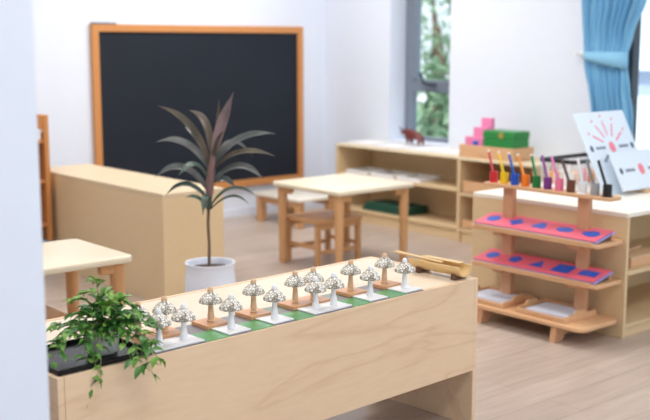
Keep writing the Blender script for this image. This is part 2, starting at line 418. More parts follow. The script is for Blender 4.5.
# ------------------------------------------------------------ tables and stools
def child_table(label, loc, lx, ly, h, group='children tables', rz=0):
    t = thing('child_table', label, 'table', loc, rz, group)
    bm = B(); prism(bm, rrect(-lx/2, lx/2, -ly/2, ly/2, .035), h-.03, h, .008, seg=3); link('tabletop', bm, M['tabletop'], t, True)
    for sx in (-1, 1):
        for sy in (-1, 1):
            bm = B(); cx, cy = sx*(lx/2-.055), sy*(ly/2-.055)
            lathe(bm, [(.021, 0), (.023, .01), (.031, h-.09), (.031, h-.03)], 20, mat4=Matrix.Translation((cx, cy, 0)))
            box(bm, min(cx, cx-sx*.085), max(cx, cx-sx*.085), cy-.02, cy+.02, h-.075, h-.031, .008)
            box(bm, cx-.02, cx+.02, min(cy, cy-sy*.085), max(cy, cy-sy*.085), h-.075, h-.031, .008)
            link('leg', bm, M['beech'], t, True)
    return t
child_table('square pale table with rounded corners in the middle of the room', (4.415, 4.985, 0), .66, .66, .53)
child_table('pale table with round legs at the left beside the white partition', (1.81, 4.04, 0), .76, .52, .53)
def stool(label, loc, lx, ly, h, group=None, rz=0, seatm='beech'):
    t = thing('wooden_stool', label, 'stool', loc, rz, group)
    bm = B(); prism(bm, rrect(-lx/2, lx/2, -ly/2, ly/2, .03), h-.022, h, .006); link('seat', bm, M[seatm], t, True)
    for sx in (-1, 1):
        for sy in (-1, 1):
            bm = B(); cx, cy = sx*(lx/2-.03), sy*(ly/2-.03); box(bm, cx-.017, cx+.017, cy-.017, cy+.017, 0, h-.022, .005); link('leg', bm, M['beech'], t)
    for s in (-1, 1):
        bm = B(); box(bm, -lx/2+.047, lx/2-.047, s*(ly/2-.03)-.009, s*(ly/2-.03)+.009, .08, .105, .003); link('stretcher', bm, M['beech'], t)
        bm = B(); box(bm, s*(lx/2-.03)-.009, s*(lx/2-.03)+.009, -ly/2+.047, ly/2-.047, .11, .135, .003); link('stretcher', bm, M['beech'], t)
        bm = B(); box(bm, -lx/2+.047, lx/2-.047, s*(ly/2-.03)-.009, s*(ly/2-.03)+.009, h-.06, h-.022, .002); link('apron', bm, M['beech'], t)
    return t
stool('small beech stool pushed under the middle table', (4.37, 5.13, 0), .40, .36, .30, 'stools')
stool('small beech stool under the left table', (1.80, 4.10, 0), .34, .34, .28, 'stools')
t = thing('low_bench', 'low bench with a white top and wooden legs against the back wall', 'bench', (5.18, 6.42, 0))
bm = B(); prism(bm, rrect(-.20, .20, -.30, .30, .02), .205, .23, .006); link('bench_top', bm, M['white_top'], t, True)
for sx in (-1, 1):
    for sy in (-1, 1):
        bm = B(); cx, cy = sx*.155, sy*.24; box(bm, cx-.03, cx+.03, cy-.03, cy+.03, 0, .205, .005); link('leg', bm, M['beech'], t)
    bm = B(); box(bm, sx*.155-.012, sx*.155+.012, -.209, .209, .15, .204, .003); link('apron', bm, M['beech'], t)

# ------------------------------------------------------------ low shelves along the window wall
def low_shelf(label, x, y0, y1, h, mids, mt='ply', back=True):
    t = thing('low_shelf', label, 'shelf', (x, y0, 0), 0, 'low shelves on the window wall'); D = XW-.004-x; L = y1-y0; th = .02
    for yy in (0, L-th):
        bm = B(); box(bm, 0, D, yy, yy+th, 0, h-th, .002); link('side_panel', bm, M['ply'], t)
    bm = B(); box(bm, 0, D, 0, L, h-th, h, .003); link('top_panel', bm, M['plytop'], t)
    bm = B(); box(bm, D-.012, D-.001, th, L-th, 0, h-th, .001); link('back_panel', bm, M['ply'], t)
    for z in mids:
        bm = B(); box(bm, .004, D-.012, th, L-th, z-th, z, .002); link('shelf', bm, M['ply'], t)
    bm = B(); box(bm, .02, .036, th, L-th, 0, mids[0]-th, .002); link('plinth', bm, M['ply'], t)
    return t
low_shelf('long low two-tier plywood shelf under the narrow window', 5.555, 5.025, 6.36, .61, (.10, .375))
low_shelf('shorter plywood shelf right of the narrow window, behind the pencil rack', 5.53, 4.33, 5.015, .61, (.10, .355))
def drawer_bin(label, y0, y1, z, h):
    t = thing('wooden_bin', label, 'bin', (5.545, y0, z), 0, 'wooden bins in the shelf'); L = y1-y0; D = .3
    bm = B(); box(bm, 0, D, 0, L, 0, .008); box(bm, 0, .012, 0, L, 0, h, .002); box(bm, D-.012, D, 0, L, 0, h, .002)
    box(bm, .012, D-.012, 0, .012, 0, h, .002); box(bm, .012, D-.012, L-.012, L, 0, h, .002); link('body', bm, M['rack'], t)
drawer_bin('shallow wooden bin on the upper level of the shorter shelf', 4.40, 4.98, .356, .085)
drawer_bin('shallow wooden bin on the bottom level of the shorter shelf', 4.40, 4.98, .101, .06)

def tray_mesh(lx, ly, h, th=.008, bev=.003, dip=0):
    bm = B(); box(bm, -lx/2, lx/2, -ly/2, ly/2, 0, th, .001)
    for s in (-1, 1):
        box(bm, s*(lx/2)-(th if s > 0 else 0), s*(lx/2)+(0 if s > 0 else th), -ly/2, ly/2, th*.5, h, bev)
        box(bm, -lx/2+th, lx/2-th, s*(ly/2)-(th if s > 0 else 0), s*(ly/2)+(0 if s > 0 else th), th*.5, h, bev)
    return bm
# white paper mats on the top and on the middle board
for (y, x, z, lab) in ((6.16, 5.74, .61, 'white tray at the far left end of the long shelf top'), (5.80, 5.70, .61, 'white tray on the long shelf top in front of the bull figurine'),
                       (5.49, 5.72, .61, 'white tray under the right part of the narrow window'), (5.19, 5.72, .61, 'white tray nearest the wooden crate on the long shelf top')):
    t = thing('white_tray', lab, 'tray', (x, y, z+.0005), 0, 'white trays on the long shelf')
    link('body', tray_mesh(.24, .27, .016), M['wstem'], t)
    bm = B(); box(bm, -.10, .10, -.115, .115, .009, .0105); link('mat', bm, M['paper'], t)
for (y, lab) in ((6.14, 'leftmost white tray on the middle board of the long shelf'), (5.85, 'second white tray on the middle board of the long shelf'), (5.56, 'third white tray on the middle board, partly above the table corner')):
    t = thing('white_tray', lab, 'tray', (5.70, y, .376), 0, 'white trays on the middle board')
    link('body', tray_mesh(.24, .25, .03), M['wstem'], t)
    bm = B(); box(bm, -.10, .10, -.105, .105, .009, .0105); link('mat', bm, M['paper'], t)
t = thing('folded_cloth', 'dark green folded cloth on the bottom board of the long shelf', 'cloth', (5.72, 5.84, .1005))
bm = B()
for i in range(3): prism(bm, rrect(-.13+.004*i, .13-.006*i, -.25, .25-.015*i, .02), .022*i, .022*i+.021, .009, seg=3)
link('cloth', bm, M['darkgreen'], t, True)

# bull figurine: one skinned continuous body
def skin_obj(name, verts, edges, radii, mat, parent, sub=2, root=0):
    me = bpy.data.meshes.new(name); me.from_pydata(verts, edges, []); o = bpy.data.objects.new(name, me); COL.objects.link(o)
    o.parent = parent; me.materials.append(mat)
    md = o.modifiers.new('skin', 'SKIN'); md.use_smooth_shade = True
    for i, r in enumerate(radii): me.skin_vertices[0].data[i].radius = (r, r) if not isinstance(r, tuple) else r
    me.skin_vertices[0].data[root].use_root = True
    s = o.modifiers.new('sub', 'SUBSURF'); s.levels = sub; s.render_levels = sub
    return o
t = thing('bull_figurine', 'small reddish brown bull figurine on the shelf in front of the narrow window', 'figurine', (5.78, 5.70, .6275), math.radians(90))
t.scale = (1.25, 1.25, 1.25)
V = [(-.055, 0, .062), (0, 0, .062), (.042, 0, .07), (.07, 0, .082), (.095, 0, .078), (.112, 0, .068),
     (-.06, .018, .035), (-.058, .019, .005), (-.06, -.018, .035), (-.058, -.019, .005), (.04, .018, .035), (.04, .019, .005), (.04, -.018, .035), (.04, -.019, .005),
     (-.075, 0, .055), (-.082, 0, .03)]
E_ = [(0, 1), (1, 2), (2, 3), (3, 4), (4, 5), (0, 6), (6, 7), (0, 8), (8, 9), (2, 10), (10, 11), (2, 12), (12, 13), (0, 14), (14, 15)]
R_ = [.026, .027, .03, .022, .016, .010, .012, .007, .012, .007, .011, .007, .011, .007, .006, .003]
skin_obj('body', V, E_, R_, M['bull'], t, root=1)
for s in (-1, 1):
    bm = B(); tube(bm, [(.088, s*.012, .092), (.092, s*.026, .098), (.1, s*.03, .112)], [.005, .004, .001]); link('horn', bm, M['horn'], t, True)
    bm = B(); blade(bm, [Vector((.083, s*.014, .09)), Vector((.078, s*.026, .09)), Vector((.074, s*.036, .086))], .012); link('ear', bm, M['bull'], t)

# crate with pink and green boxes
t = thing('wooden_crate', 'open wooden crate on the shorter shelf, holding pink and green boxes', 'crate', (5.67, 4.79, .6105))
bm = tray_mesh(.22, .49, .088, .012, .003); link('body', bm, M['rack'], t)
PK = [('large', -.105, .09, .27), ('middle', -.055, .155, .205), ('small', .03, .235, .165)]
t = thing('stepped_pink_cards', 'stack of stepped pink cards standing in the wooden crate', 'card stack', (5.68, 4.935, .623))
for i, (hh, y0, y1) in enumerate(((.13, -.085, .082), (.195, -.08, .05), (.26, -.075, .02))):
    bm = B(); box(bm, -.08+.05*i, -.045+.05*i, y0, y1, 0, hh, .003); link('card', bm, M['boxpink'], t)
bm = B(); lathe(bm, [(0, -.004), (.02, -.004), (.02, .004), (0, .004)], 20, mat4=Matrix.Translation((-.084, -.02, .09)) @ Matrix.Rotation(PI/2, 4, 'Y') @ Matrix.Diagonal((.7, 1.2, 1, 1))); link('sticker', bm, M['blue'], t)['label'] = 'blue round sticker'
t = thing('green_box', 'green wooden box with a small round label in the crate', 'box', (5.67, 4.70, .623))
bm = B(); box(bm, -.085, .085, -.132, .132, 0, .135, .004); link('body', bm, M['boxgreen'], t)
bm = B(); box(bm, -.088, .088, -.136, .136, .136, .185, .004); link('lid', bm, M['boxgreen'], t)
bm = B(); lathe(bm, [(0, -.003), (.022, -.003), (.022, .003), (0, .003)], 20, mat4=Matrix.Translation((-.0915, -.03, .158)) @ Matrix.Rotation(PI/2, 4, 'Y')); link('round_label', bm, M['brass'], t)

# ------------------------------------------------------------ display cabinet (right)
CX, CY = 4.264, 2.785; CW, CD = 1.10, .97
t = thing('display_cabinet', 'open plywood cabinet with a cream top at right, behind the pencil rack', 'cabinet', (CX, CY, 0))
bm = B(); box(bm, 0, .02, 0, CD, 0, .588, .002); link('side_panel', bm, M['ply'], t)
bm = B(); box(bm, CW-.02, CW, 0, CD, 0, .588, .002); link('side_panel', bm, M['ply'], t)
bm = B(); box(bm, 0, CW, 0, CD, .588, .61, .003); link('top_panel', bm, M['white_top'], t)
bm = B(); box(bm, .02, CW-.02, .45, .465, 0, .588, .001); link('back_panel', bm, M['ply'], t)
for z in (.065, .325):
    bm = B(); box(bm, .02, CW-.02, .003, .45, z-.02, z, .002); link('shelf', bm, M['ply'], t)
bm = B(); box(bm, .02, CW-.02, .012, .03, 0, .045, .001); link('plinth', bm, M['ply'], t)
# things inside
t = thing('wooden_box', 'small wooden box at the front of the cabinet shelf', 'box', (4.50, 2.87, .3255))
bm = B(); box(bm, -.13, .13, -.045, .045, 0, .042, .003); link('body', bm, M['rack'], t)
bm = B(); box(bm, -.131, .131, -.046, .046, .0425, .052, .002); link('lid', bm, M['nstem'], t)
for i, (x, y, s, z) in enumerate(((4.55, 3.03, .1, 0), (4.58, 3.04, .09, .014), (4.56, 3.05, .08, .028))):
    t = thing('wooden_board', ('thin wooden board at the bottom of the pile in the cabinet', 'thin wooden board in the middle of the pile in the cabinet', 'thin wooden board on top of the pile in the cabinet')[i], 'board', (x, y, .3255+z), .1*i, 'boards piled in the cabinet')
    bm = B(); box(bm, -.18, .18, -s*.9, s*.9, 0, .0135, .003); link('body', bm, M['nstem'], t)
t = thing('round_dish', 'small dark round dish on the pile of boards in the cabinet', 'dish', (4.46, 3.05, .368))
bm = B(); lathe(bm, [(0, 0), (.03, 0), (.05, .02), (.052, .03), (.047, .03), (.03, .01), (0, .008)], 24, cap=False); link('body', bm, M['bark'], t, True)

# things on top of the display cabinet
def card(label, loc, wd, hh, lean, rz, nray, dx):
    t = thing('display_card', label, 'card', loc, rz, 'display cards')
    R = Matrix.Rotation(-lean, 4, 'X')
    bm = B(); box(bm, 0, wd, 0, .006, 0, hh, .001, 0, R)
    def dot(cx, cz, rx, rz_, mi, a=0):
        q = bmesh.new(); vs = [q.verts.new((cx+rx*math.cos(k*PI/12)*math.cos(a)-rz_*math.sin(k*PI/12)*math.sin(a), -.0006, cz+rx*math.cos(k*PI/12)*math.sin(a)+rz_*math.sin(k*PI/12)*math.cos(a))) for k in range(24)]
        q.faces.new(vs); merge(bm, q, mi, R)
    def bar(cx, cz, L, w_, a, mi):
        q = bmesh.new(); d = Vector((math.cos(a), 0, math.sin(a))); n = Vector((-d.z, 0, d.x)); c = Vector((cx, -.0006, cz))
        q.faces.new([q.verts.new(c+d*L*.5*i+n*w_*.5*j) for i, j in ((-1, -1), (1, -1), (1, 1), (-1, 1))]); merge(bm, q, mi, R)
    c0 = (wd*.51+dx, hh*(.555 if nray else .5))
    dot(c0[0], c0[1], .026, .032, 1)
    for k in range(nray):
        a = math.radians(32+30*k)
        bar(c0[0]+math.cos(a)*.112, c0[1]+math.sin(a)*.112, .085, .011, a, 1)
        dot(c0[0]+math.cos(a)*.185, c0[1]+math.sin(a)*.185, .008, .008, 1)
    for s in (-1, 1):
        dot(c0[0]+s*.187, c0[1], .014, .019, 2)
        for k in range(6): bar(c0[0]+s*.105+(k-2.5)*.0145, c0[1], .0105, .016, 0, 2)
    if nray:
        a = math.radians(215)
        for k in range(5): bar(c0[0]+math.cos(a)*(.075+.0145*k), c0[1]+math.sin(a)*(.075+.0145*k), .0105, .016, a, 2)
    link('card_sheet', bm, [M['card'], M['raypink'], M['navy']], t)
    bm = B(); zb = 0 if nray else -.025; box(bm, wd*.4, wd*.6, .02, .055, zb, zb+.008, .002); box(bm, wd*.46, wd*.54, .010, .02, 0, hh*.4, .002, 0, R); box(bm, wd*.42, wd*.58, -.01, .02, 0 if nray else -.0250, .008 if nray else -.0034, .001); link('easel', bm, M['nstem'], t)
    return t
M['card'] = plain('glossy pale card', rgb(222, 234, 246), .3, noise=.01)
M['raypink'] = plain('rose print', rgb(240, 130, 150), .5, noise=.02)
M['navy'] = plain('navy print', rgb(66, 82, 112), .5, noise=.02)
card('tall white card printed with pink rays, standing behind the pencil pots', (4.665, 3.195, .6135), .46, .475, math.radians(28), 0, 5, .0)
card('lower white card with a pink disc and dark words, at the right edge', (4.735, 3.125, .636), .46, .222, math.radians(28), 0, 0, .0)
t = thing('pencil_basket', 'black-rimmed white wire basket of small bottles behind the pencil pots', 'basket', (5.02, 3.615, .6105))
bx, by, bh = .21, .12, .15
bm = B(); box(bm, -bx, bx, -by, -by+.012, bh-.022, bh, .002); box(bm, -bx, bx, by-.012, by, bh-.022, bh, .002)
box(bm, -bx, -bx+.012, -by+.012, by-.012, bh-.022, bh, .002); box(bm, bx-.012, bx, -by+.012, by-.012, bh-.022, bh, .002); link('rim', bm, M['black'], t)
bm = B()
for k in range(6):
    y = -by+.01+k*(2*by-.02)/5
    for x in (-bx+.006, bx-.006): box(bm, x-.002, x+.002, y-.002, y+.002, 0, bh-.022)
for k in range(1, 10):
    x = -bx+k*2*bx/10
    for y in (-by+.006, by-.006): box(bm, x-.002, x+.002, y-.002, y+.002, 0, bh-.022)
box(bm, -bx, bx, -by, by, 0, .006, .001); link('wire_sides', bm, M['wire'], t)
BC = {'orange': rgb(240, 170, 110), 'white': rgb(244, 240, 236), 'peach': rgb(246, 205, 175), 'rose': rgb(244, 170, 180)}
k = 0
for i in range(6):
    for j in range(2):
        nm = ('white', 'orange', 'peach', 'white', 'rose', 'peach', 'orange', 'white', 'peach', 'orange', 'white', 'rose')[(i*2+j) % 12]
        row = 'front' if j == 0 else 'rear'
        pos = ('left end', 'second place', 'third place', 'fourth place', 'fifth place', 'right end')[i]
        o = thing('small_bottle', '%s bottle in the %s row of the wire basket, %s' % (nm, row, pos), 'bottle', (5.02-.165+.066*i, 3.615-.05+.10*j, .617), 0, 'bottles in the wire basket')
        bm = B(); lathe(bm, [(.026, 0), (.028, .004), (.028, .06), (.014, .075), (.012, .08)], 18); link('bottle_body', bm, plain(nm+' plastic', BC[nm], .4), o, True)
        bm = B(); lathe(bm, [(.013, .0805), (.013, .096), (.006, .1)], 14); link('cap', bm, M['wstem'], o, True)
t = thing('flat_wooden_tray', 'flat wooden tray on the cream cabinet top at the right edge', 'tray', (5.0, 2.93, .6105))
link('body', tray_mesh(.34, .12, .02), M['rack'], t)

# ------------------------------------------------------------ pencil and inset rack
RK = thing('inset_rack', 'three-tier beech rack with a top rail standing against the cabinet side', 'rack', (0, 0, 0))
for y in (3.43, 2.97):
    bm = B(); box(bm, 4.163, 4.197, y-.031, y+.031, .035, .682, .003); link('upright', bm, M['rackv'], RK)
    bm = B(); prism(bm, [(3.955, 0), (4.015, 0), (4.04, .03), (4.20, .03), (4.22, 0), (4.262, 0), (4.262, .075), (3.97, .075)], -.017, .017, .003, mat4=Matrix.Translation((0, y, 0)) @ Matrix.Rotation(PI/2, 4, 'X')); link('foot', bm, M['rackv'], RK)
bm = B(); prism(bm, rrect(4.10, 4.20, 2.775, 3.545, .02), .682, .70, .004); link('top_rail', bm, M['rack'], RK, True)
TILT = math.radians(13)
def shelf_frame(z): return Matrix.Translation((4.055, 0, z+.018)) @ Matrix.Rotation(-TILT, 4, 'Y')
SZ = (.466, .274)
for z in SZ:
    bm = B(); prism(bm, rrect(4.045, 4.262, 2.795, 3.575, .02), z-.004, z+.016, .005, seg=3)
    box(bm, 4.043, 4.053, 2.83, 3.55, z+.01, z+.023, .002); link('shelf', bm, M['rack'], RK, True)
    bm = B(); box(bm, 4.201, 4.216, 2.83, 3.55, z+.0162, z+.048, .002); link('support_rail', bm, M['rackv'], RK)
    for y in (3.43, 2.97):
        bm = B(); box(bm, 4.09, 4.163, y-.03, y+.03, z-.03, z-.0045, .003); link('bracket', bm, M['rackv'], RK)
bm = B(); prism(bm, rrect(3.955, 4.262, 2.80, 3.60, .045), .0755, .097, .005, seg=3); link('bottom_shelf', bm, M['rack'], RK, True)

# metal insets
def inset(name, label, z, y, shape):
    A = shelf_frame(z) @ Matrix.Translation((.077, y, .0062))
    t = thing('geometric_inset', label, 'inset card', (0, 0, 0), 0, 'pink and blue inset cards')
    t.matrix_world = A
    bm = B(); s = .0735; box(bm, -.072, .078, -s, s, 0, .006, .001); link('frame_plate', bm, M['pink'], t)
    bm = B(); N = 28
    if shape == 'circle': pts = [(.036*math.cos(2*PI*k/N), .036*math.sin(2*PI*k/N)) for k in range(N)]
    elif shape == 'ellipse': pts = [(.027*math.cos(2*PI*k/N), .046*math.sin(2*PI*k/N)) for k in range(N)]
    elif shape == 'oval': pts = [((.031-.009*math.sin(2*PI*k/N))*math.cos(2*PI*k/N), .046*math.sin(2*PI*k/N)) for k in range(N)]
    elif shape == 'quatrefoil': pts = [((.034+.008*math.cos(4*a))*math.cos(a), (.034+.008*math.cos(4*a))*math.sin(a)) for a in [2*PI*k/N for k in range(N)]]
    elif shape == 'curved triangle': pts = [((.033+.009*math.cos(3*a))*math.cos(a), (.036+.009*math.cos(3*a))*math.sin(a)) for a in [2*PI*k/N for k in range(N)]]
    elif shape == 'pentagon': pts = [(.038*math.cos(2*PI*k/5), .038*math.sin(2*PI*k/5)) for k in range(5)]
    elif shape == 'trapezoid': pts = [(-.03, -.044), (-.03, .044), (.03, .026), (.03, -.026)]
    elif shape == 'triangle': pts = [(-.032, -.04), (.038, 0), (-.032, .04)]
    elif shape == 'square': pts = [(-.042, -.05), (.042, -.05), (.042, .05), (-.042, .05)]
    else: pts = [(-.028, -.048), (.028, -.048), (.028, .048), (-.028, .048)]
    prism(bm, pts, .0062, .0082, 0); link('inset_shape', bm, M['blue'], t)['label'] = 'blue '+shape
    return t
ys = [3.487-.1482*k for k in range(5)]
for z, lab in zip(SZ, ('pale blue backing sheet under the pink cards on the upper shelf', 'pale blue backing sheet under the pink cards on the lower shelf')):
    o = thing('backing_sheet', lab, 'sheet', (0, 0, 0), 0, 'backing sheets on the rack'); o.matrix_world = shelf_frame(z)
    bm = B(); box(bm, .004, .157, 2.812, 3.563, 0, .0055, .001); link('sheet', bm, M['paleblue'], o)
names = ['farthest', 'second from the far end', 'in the middle', 'second from the near end', 'nearest']
for k, (y, sh) in enumerate(zip(ys, ('circle', 'quatrefoil', 'curved triangle', 'ellipse', 'oval'))):
    inset('geometric_inset', 'pink card with a blue %s on the upper sloping shelf, %s' % (sh, names[k]), SZ[0], y, sh)
for k, (y, sh) in enumerate(zip(ys, ('circle', 'pentagon', 'triangle', 'square', 'rectangle'))):
    inset('geometric_inset', 'pink card with a blue %s on the lower sloping shelf, %s' % (sh, names[k]), SZ[1], y, sh)

# wooden trays with paper
def paper_tray(label, y):
    t = thing('paper_tray', label, 'tray', (4.10, y, .0975), 0, 'wooden trays on the bottom of the rack')
    th = .01; lx, ly, h = .25, .30, .03
    bm = B(); box(bm, -lx/2, lx/2, -ly/2, ly/2, 0, .008)
    box(bm, lx/2-th, lx/2, -ly/2, ly/2, .004, h, .003); box(bm, -lx/2, -lx/2+th, -ly/2, ly/2, .004, h*.8, .003); link('tray_body', bm, M['rack'], t)
    for s in (-1, 1):
        bm = B(); y_ = s*(ly/2-th/2)
        pts = [(-lx/2+th, .008), (lx/2-th, .008), (lx/2-th, h), (.05, h), (.035, h+.018), (-.035, h+.018), (-.05, h), (-lx/2+th, h)]
        prism(bm, pts, -th/2, th/2, .002, mat4=Matrix.Translation((0, y_, 0)) @ Matrix.Rotation(PI/2, 4, 'X')); link('handle_side', bm, M['rack'], t)
    o = thing('paper_sheets', label.replace('wooden tray of paper', 'pale blue paper sheets in the tray'), 'paper', (4.10, y, .1055), .06, 'paper in the trays')
    bm = B(); box(bm, -.09, .09, -.115, .115, 0, .016, .001); link('sheets', bm, M['bluepaper'], o)
paper_tray('wooden tray of paper at the far end of the bottom rack shelf', 3.44)
paper_tray('wooden tray of paper at the near end of the bottom rack shelf', 3.06)

# pencil pots and pencils
PC = [('red', (214, 40, 52), (214, 84, 92)), ('yellow', (250, 206, 24), (250, 214, 60)), ('blue', (22, 86, 204), (36, 96, 190)), ('orange', (252, 128, 28), (255, 160, 70)),
      ('green', (14, 124, 50), (40, 140, 70)), ('purple', (122, 52, 138), (150, 92, 170)), ('pink', (248, 128, 168), (236, 140, 206)), ('brown', (112, 66, 44), (92, 76, 74)),
      ('white', (244, 246, 250), (244, 246, 250)), ('grey', (168, 170, 174), (130, 136, 140)), ('black', (24, 24, 28), (34, 40, 46))]
M['rubber'] = plain('eraser white', rgb(236, 222, 210), .6)
for k, (nm, c, c2) in enumerate(PC):
    y = 3.497-k*.0683
    mp_ = plain(nm+' pot', rgb(*c), .35, noise=.02); mq = plain(nm+' pencil', rgb(*c2), .4, noise=.02)
    t = thing('pencil_pot', '%s pencil pot on the rack rail' % nm, 'pot', (4.13, y, .7005), 0, 'coloured pencil pots')
    bm = B(); lathe(bm, [(0, 0), (.0205, 0), (.0212, .002), (.0212, .056), (.0182, .056), (.0182, .004), (0, .004)], 24, cap=False)
    if nm in ('black', 'white'): lathe(bm, [(0, 0), (.027, 0), (.027, .003), (.0212, .0045)], 24, cap=False)
    link('pot_body', bm, mp_, t, True)
    # bundle of pencils leaning back in the pot
    dx_, dy_ = -.008+.004*(k % 3), .052+.006*((k*5) % 4-1)
    if nm in ('black', 'grey', 'brown'): dy_ += .010
    L_ = .165 if k < 9 else .172
    o = thing('pencil', '%s pencil leaning in the %s pot' % (nm, nm), 'pencil', (4.13, y-.009, .7056), 0, 'pencils in the pots')
    d = Vector((dx_, dy_, L_)).normalized()
    R = Vector((0, 0, 1)).rotation_difference(d).to_matrix().to_4x4()
    bm = B(); lathe(bm, [(.0066, 0), (.0066, L_-.012)], 6, mat4=R); link('shaft', bm, mq, o)
    bm = B(); lathe(bm, [(.0069, L_-.0118), (.0069, L_-.004), (.005, L_)], 12, mat4=R); link('end_cap', bm, M['rubber'] if k < 5 else mq, o, True)

# ------------------------------------------------------------ curtain
def edge(z, tab):
    for (za, a), (zb, b) in zip(tab, tab[1:]):
        if za >= z >= zb:
            q = (za-z)/(za-zb); q = q*q*(3-2*q); return a+(b-a)*q
    return tab[-1][1]
LT = [(2.8, 4.26), (1.70, 4.235), (1.31, 4.205), (.95, 4.125), (.3, 4.06)]
RT = [(2.8, 3.38), (2.2, 3.56), (1.70, 3.765), (1.45, 3.85), (1.31, 3.885), (1.1, 3.86), (.95, 3.83), (.3, 3.76)]
cu = thing('curtain', 'blue pleated curtain tied back at the right side window', 'curtain', (5.85, 4.0, 0))
bm = B(); nz, ny = 64, 150; grid = []
for i in range(nz+1):
    z = 2.79-(2.79-.3)*i/nz; a, b = edge(z, LT), edge(z, RT)
    g = math.exp(-((z-1.31)/.16)**2)
    row = []
    for j in range(ny+1):
        s_ = j/ny; ph = s_*2*PI*8.5+.6*math.sin(s_*9)+.25*math.sin(z*3+s_*4)
        amp = (.034+.012*math.sin(s_*17))*(1-.75*g)
        row.append(bm.verts.new((amp*math.sin(ph)+.012*math.sin(ph*2.1+z*2)*(1-g), a+(b-a)*s_+.008*math.cos(ph)-4.0, z)))
    grid.append(row)
for i in range(nz):
    for j in range(ny): bm.faces.new((grid[i][j], grid[i][j+1], grid[i+1][j+1], grid[i+1][j]))
c = link('curtain_panel', bm, M['curtain'], cu, True); md = c.modifiers.new('thick', 'SOLIDIFY'); md.thickness = .003
# tieback band: wraps the gathered cloth and runs to a hook on the wall
bm = B(); ring = []
for k in range(41):
    a = 2*PI*k/40; y = .045+.168*math.cos(a); x = .055*math.sin(a)
    zc = 1.325-.03*(.5+.5*math.cos(a-PI)); hw_ = .024+.032*(.5-.5*math.cos(a))
    ring.append((x, y, zc, hw_))
pv = None
for (x, y, zc, hw_) in ring:
    cur = [bm.verts.new((x, y, zc-hw_)), bm.verts.new((x*1.06, y, zc)), bm.verts.new((x, y, zc+hw_))]
    if pv:
        bm.faces.new((pv[0], cur[0], cur[1], pv[1])); bm.faces.new((pv[1], cur[1], cur[2], pv[2]))
    pv = cur
c = link('tieback', bm, M['curtain'], cu, True); md = c.modifiers.new('thick', 'SOLIDIFY'); md.thickness = .004
t = thing('curtain_hook', 'white hook on the wall holding the blue tieback', 'hook', (XW-.001, 4.285, 1.335))
bm = B(); lathe(bm, [(.02, 0), (.02, .006), (.008, .01), (.008, .06), (.013, .066), (.013, .075), (0, .078)], 18, mat4=Matrix.Rotation(-PI/2, 4, 'Y')); link('peg', bm, M['wstem'], t, True)
bm = B(); tube(bm, [(-.06, 0, 0), (-.065, -.03, .0), (-.075, -.07, -.002)], .006); link('cord', bm, M['wstem'], t, True)

# ------------------------------------------------------------ front table
FO = Vector((2.85, 2.474, 0)); FR = math.radians(2.7)
def FT(x, y, z): return FO+Matrix.Rotation(FR, 3, 'Z') @ Vector((x, y, z))
L, D, HT = 1.70, .545, .56
t = thing('activity_table', 'long birch plywood table with a deep front panel in the foreground', 'table', FO, FR)
bm = B(); box(bm, -.02, 0, 0, D, 0, HT, .003, seg=3); link('side_panel', bm, M['birch'], t)
bm = B(); box(bm, -L, -L+.02, 0, D, 0, HT, .003, seg=3); link('side_panel', bm, M['birch'], t)
bm = B(); box(bm, -L+.0205, -.0205, 0, .02, .215, HT, .002); link('front_panel', bm, M['birch'], t)
bm = B(); box(bm, -L+.0205, -.0205, D-.02, D, .215, HT, .002); link('rear_panel', bm, M['birch'], t)
bm = B(); box(bm, -L+.0205, -.0205, .0205, D-.0205, HT-.022, HT-.0015, .001); link('tabletop', bm, M['birchtop'], t)

# checkered board
gx0, cell = -1.392, .0845
t = thing('checkered_board', 'long green and grey checkered game board on the birch table', 'board', FT(-.02, 0, HT), FR)
bm = B()
for k in range(13):
    x = gx0+.02+k*cell
    gap = k in (2, 4, 6, 9, 11)
    box(bm, x, x+cell, .006, .012+cell, 0, .002, 0, 0 if gap else 2)
    box(bm, x, x+cell, .012+cell, .012+1.35*cell, 0, .002, 0, 2 if gap else 0)
    box(bm, x, x+cell, .012+1.35*cell, .02+2*cell, 0, .002, 0, 2 if k % 3 else 1)
link('board_squares', bm, [M['gtile'], M['dkgreen'], M['grtile']], t)

def tree_piece(kind, label, loc, sc=1.0, group=None):
    t = thing('tree_figure', label, 'tree figure', loc, FR, group)
    n = kind == 'n'; b = .012 if n else .005; hb = cell*.5*1.0
    bm = B(); box(bm, -hb, hb, -hb, hb, 0, b, .0015); link('base_tile', bm, M['ntile'] if n else M['wstem'], t)
    st = M['nstem'] if n else M['wstem']; h = .111
    bm = B()
    lathe(bm, [(.011, b), (.012, b+.003), (.0085, b+.006), (.0105, b+.014), (.0088, b+.03), (.0068, b+h*.56), (.0068, b+h*.62)] if n else
          [(.0125, b), (.0115, b+.01), (.0082, b+.035), (.0075, b+h*.62)], 20); link('stem', bm, st, t, True)
    z = b+h*.52
    bm = B(); lathe(bm, [(.0, z+.008), (.020, z+.003), (.032, z), (.0350, z+.0015), (.0355, z+.005), (.0325, z+.012), (.0255, z+.0205), (.0175, z+.0275), (.0110, z+.033), (0, z+.036)], 30, cap=False)
    link('cap', bm, M['mosaic'], t, True)
    z += .0315
    bm = B(); lathe(bm, [(.0085, z), (.0095, z+.004), (.0085, z+.010), (.0055, z+.0155), (0, z+.018)], 18); link('knob', bm, st, t, True)
    return t
KK = (0, 1, 3, 5, 7, 8, 10, 12)
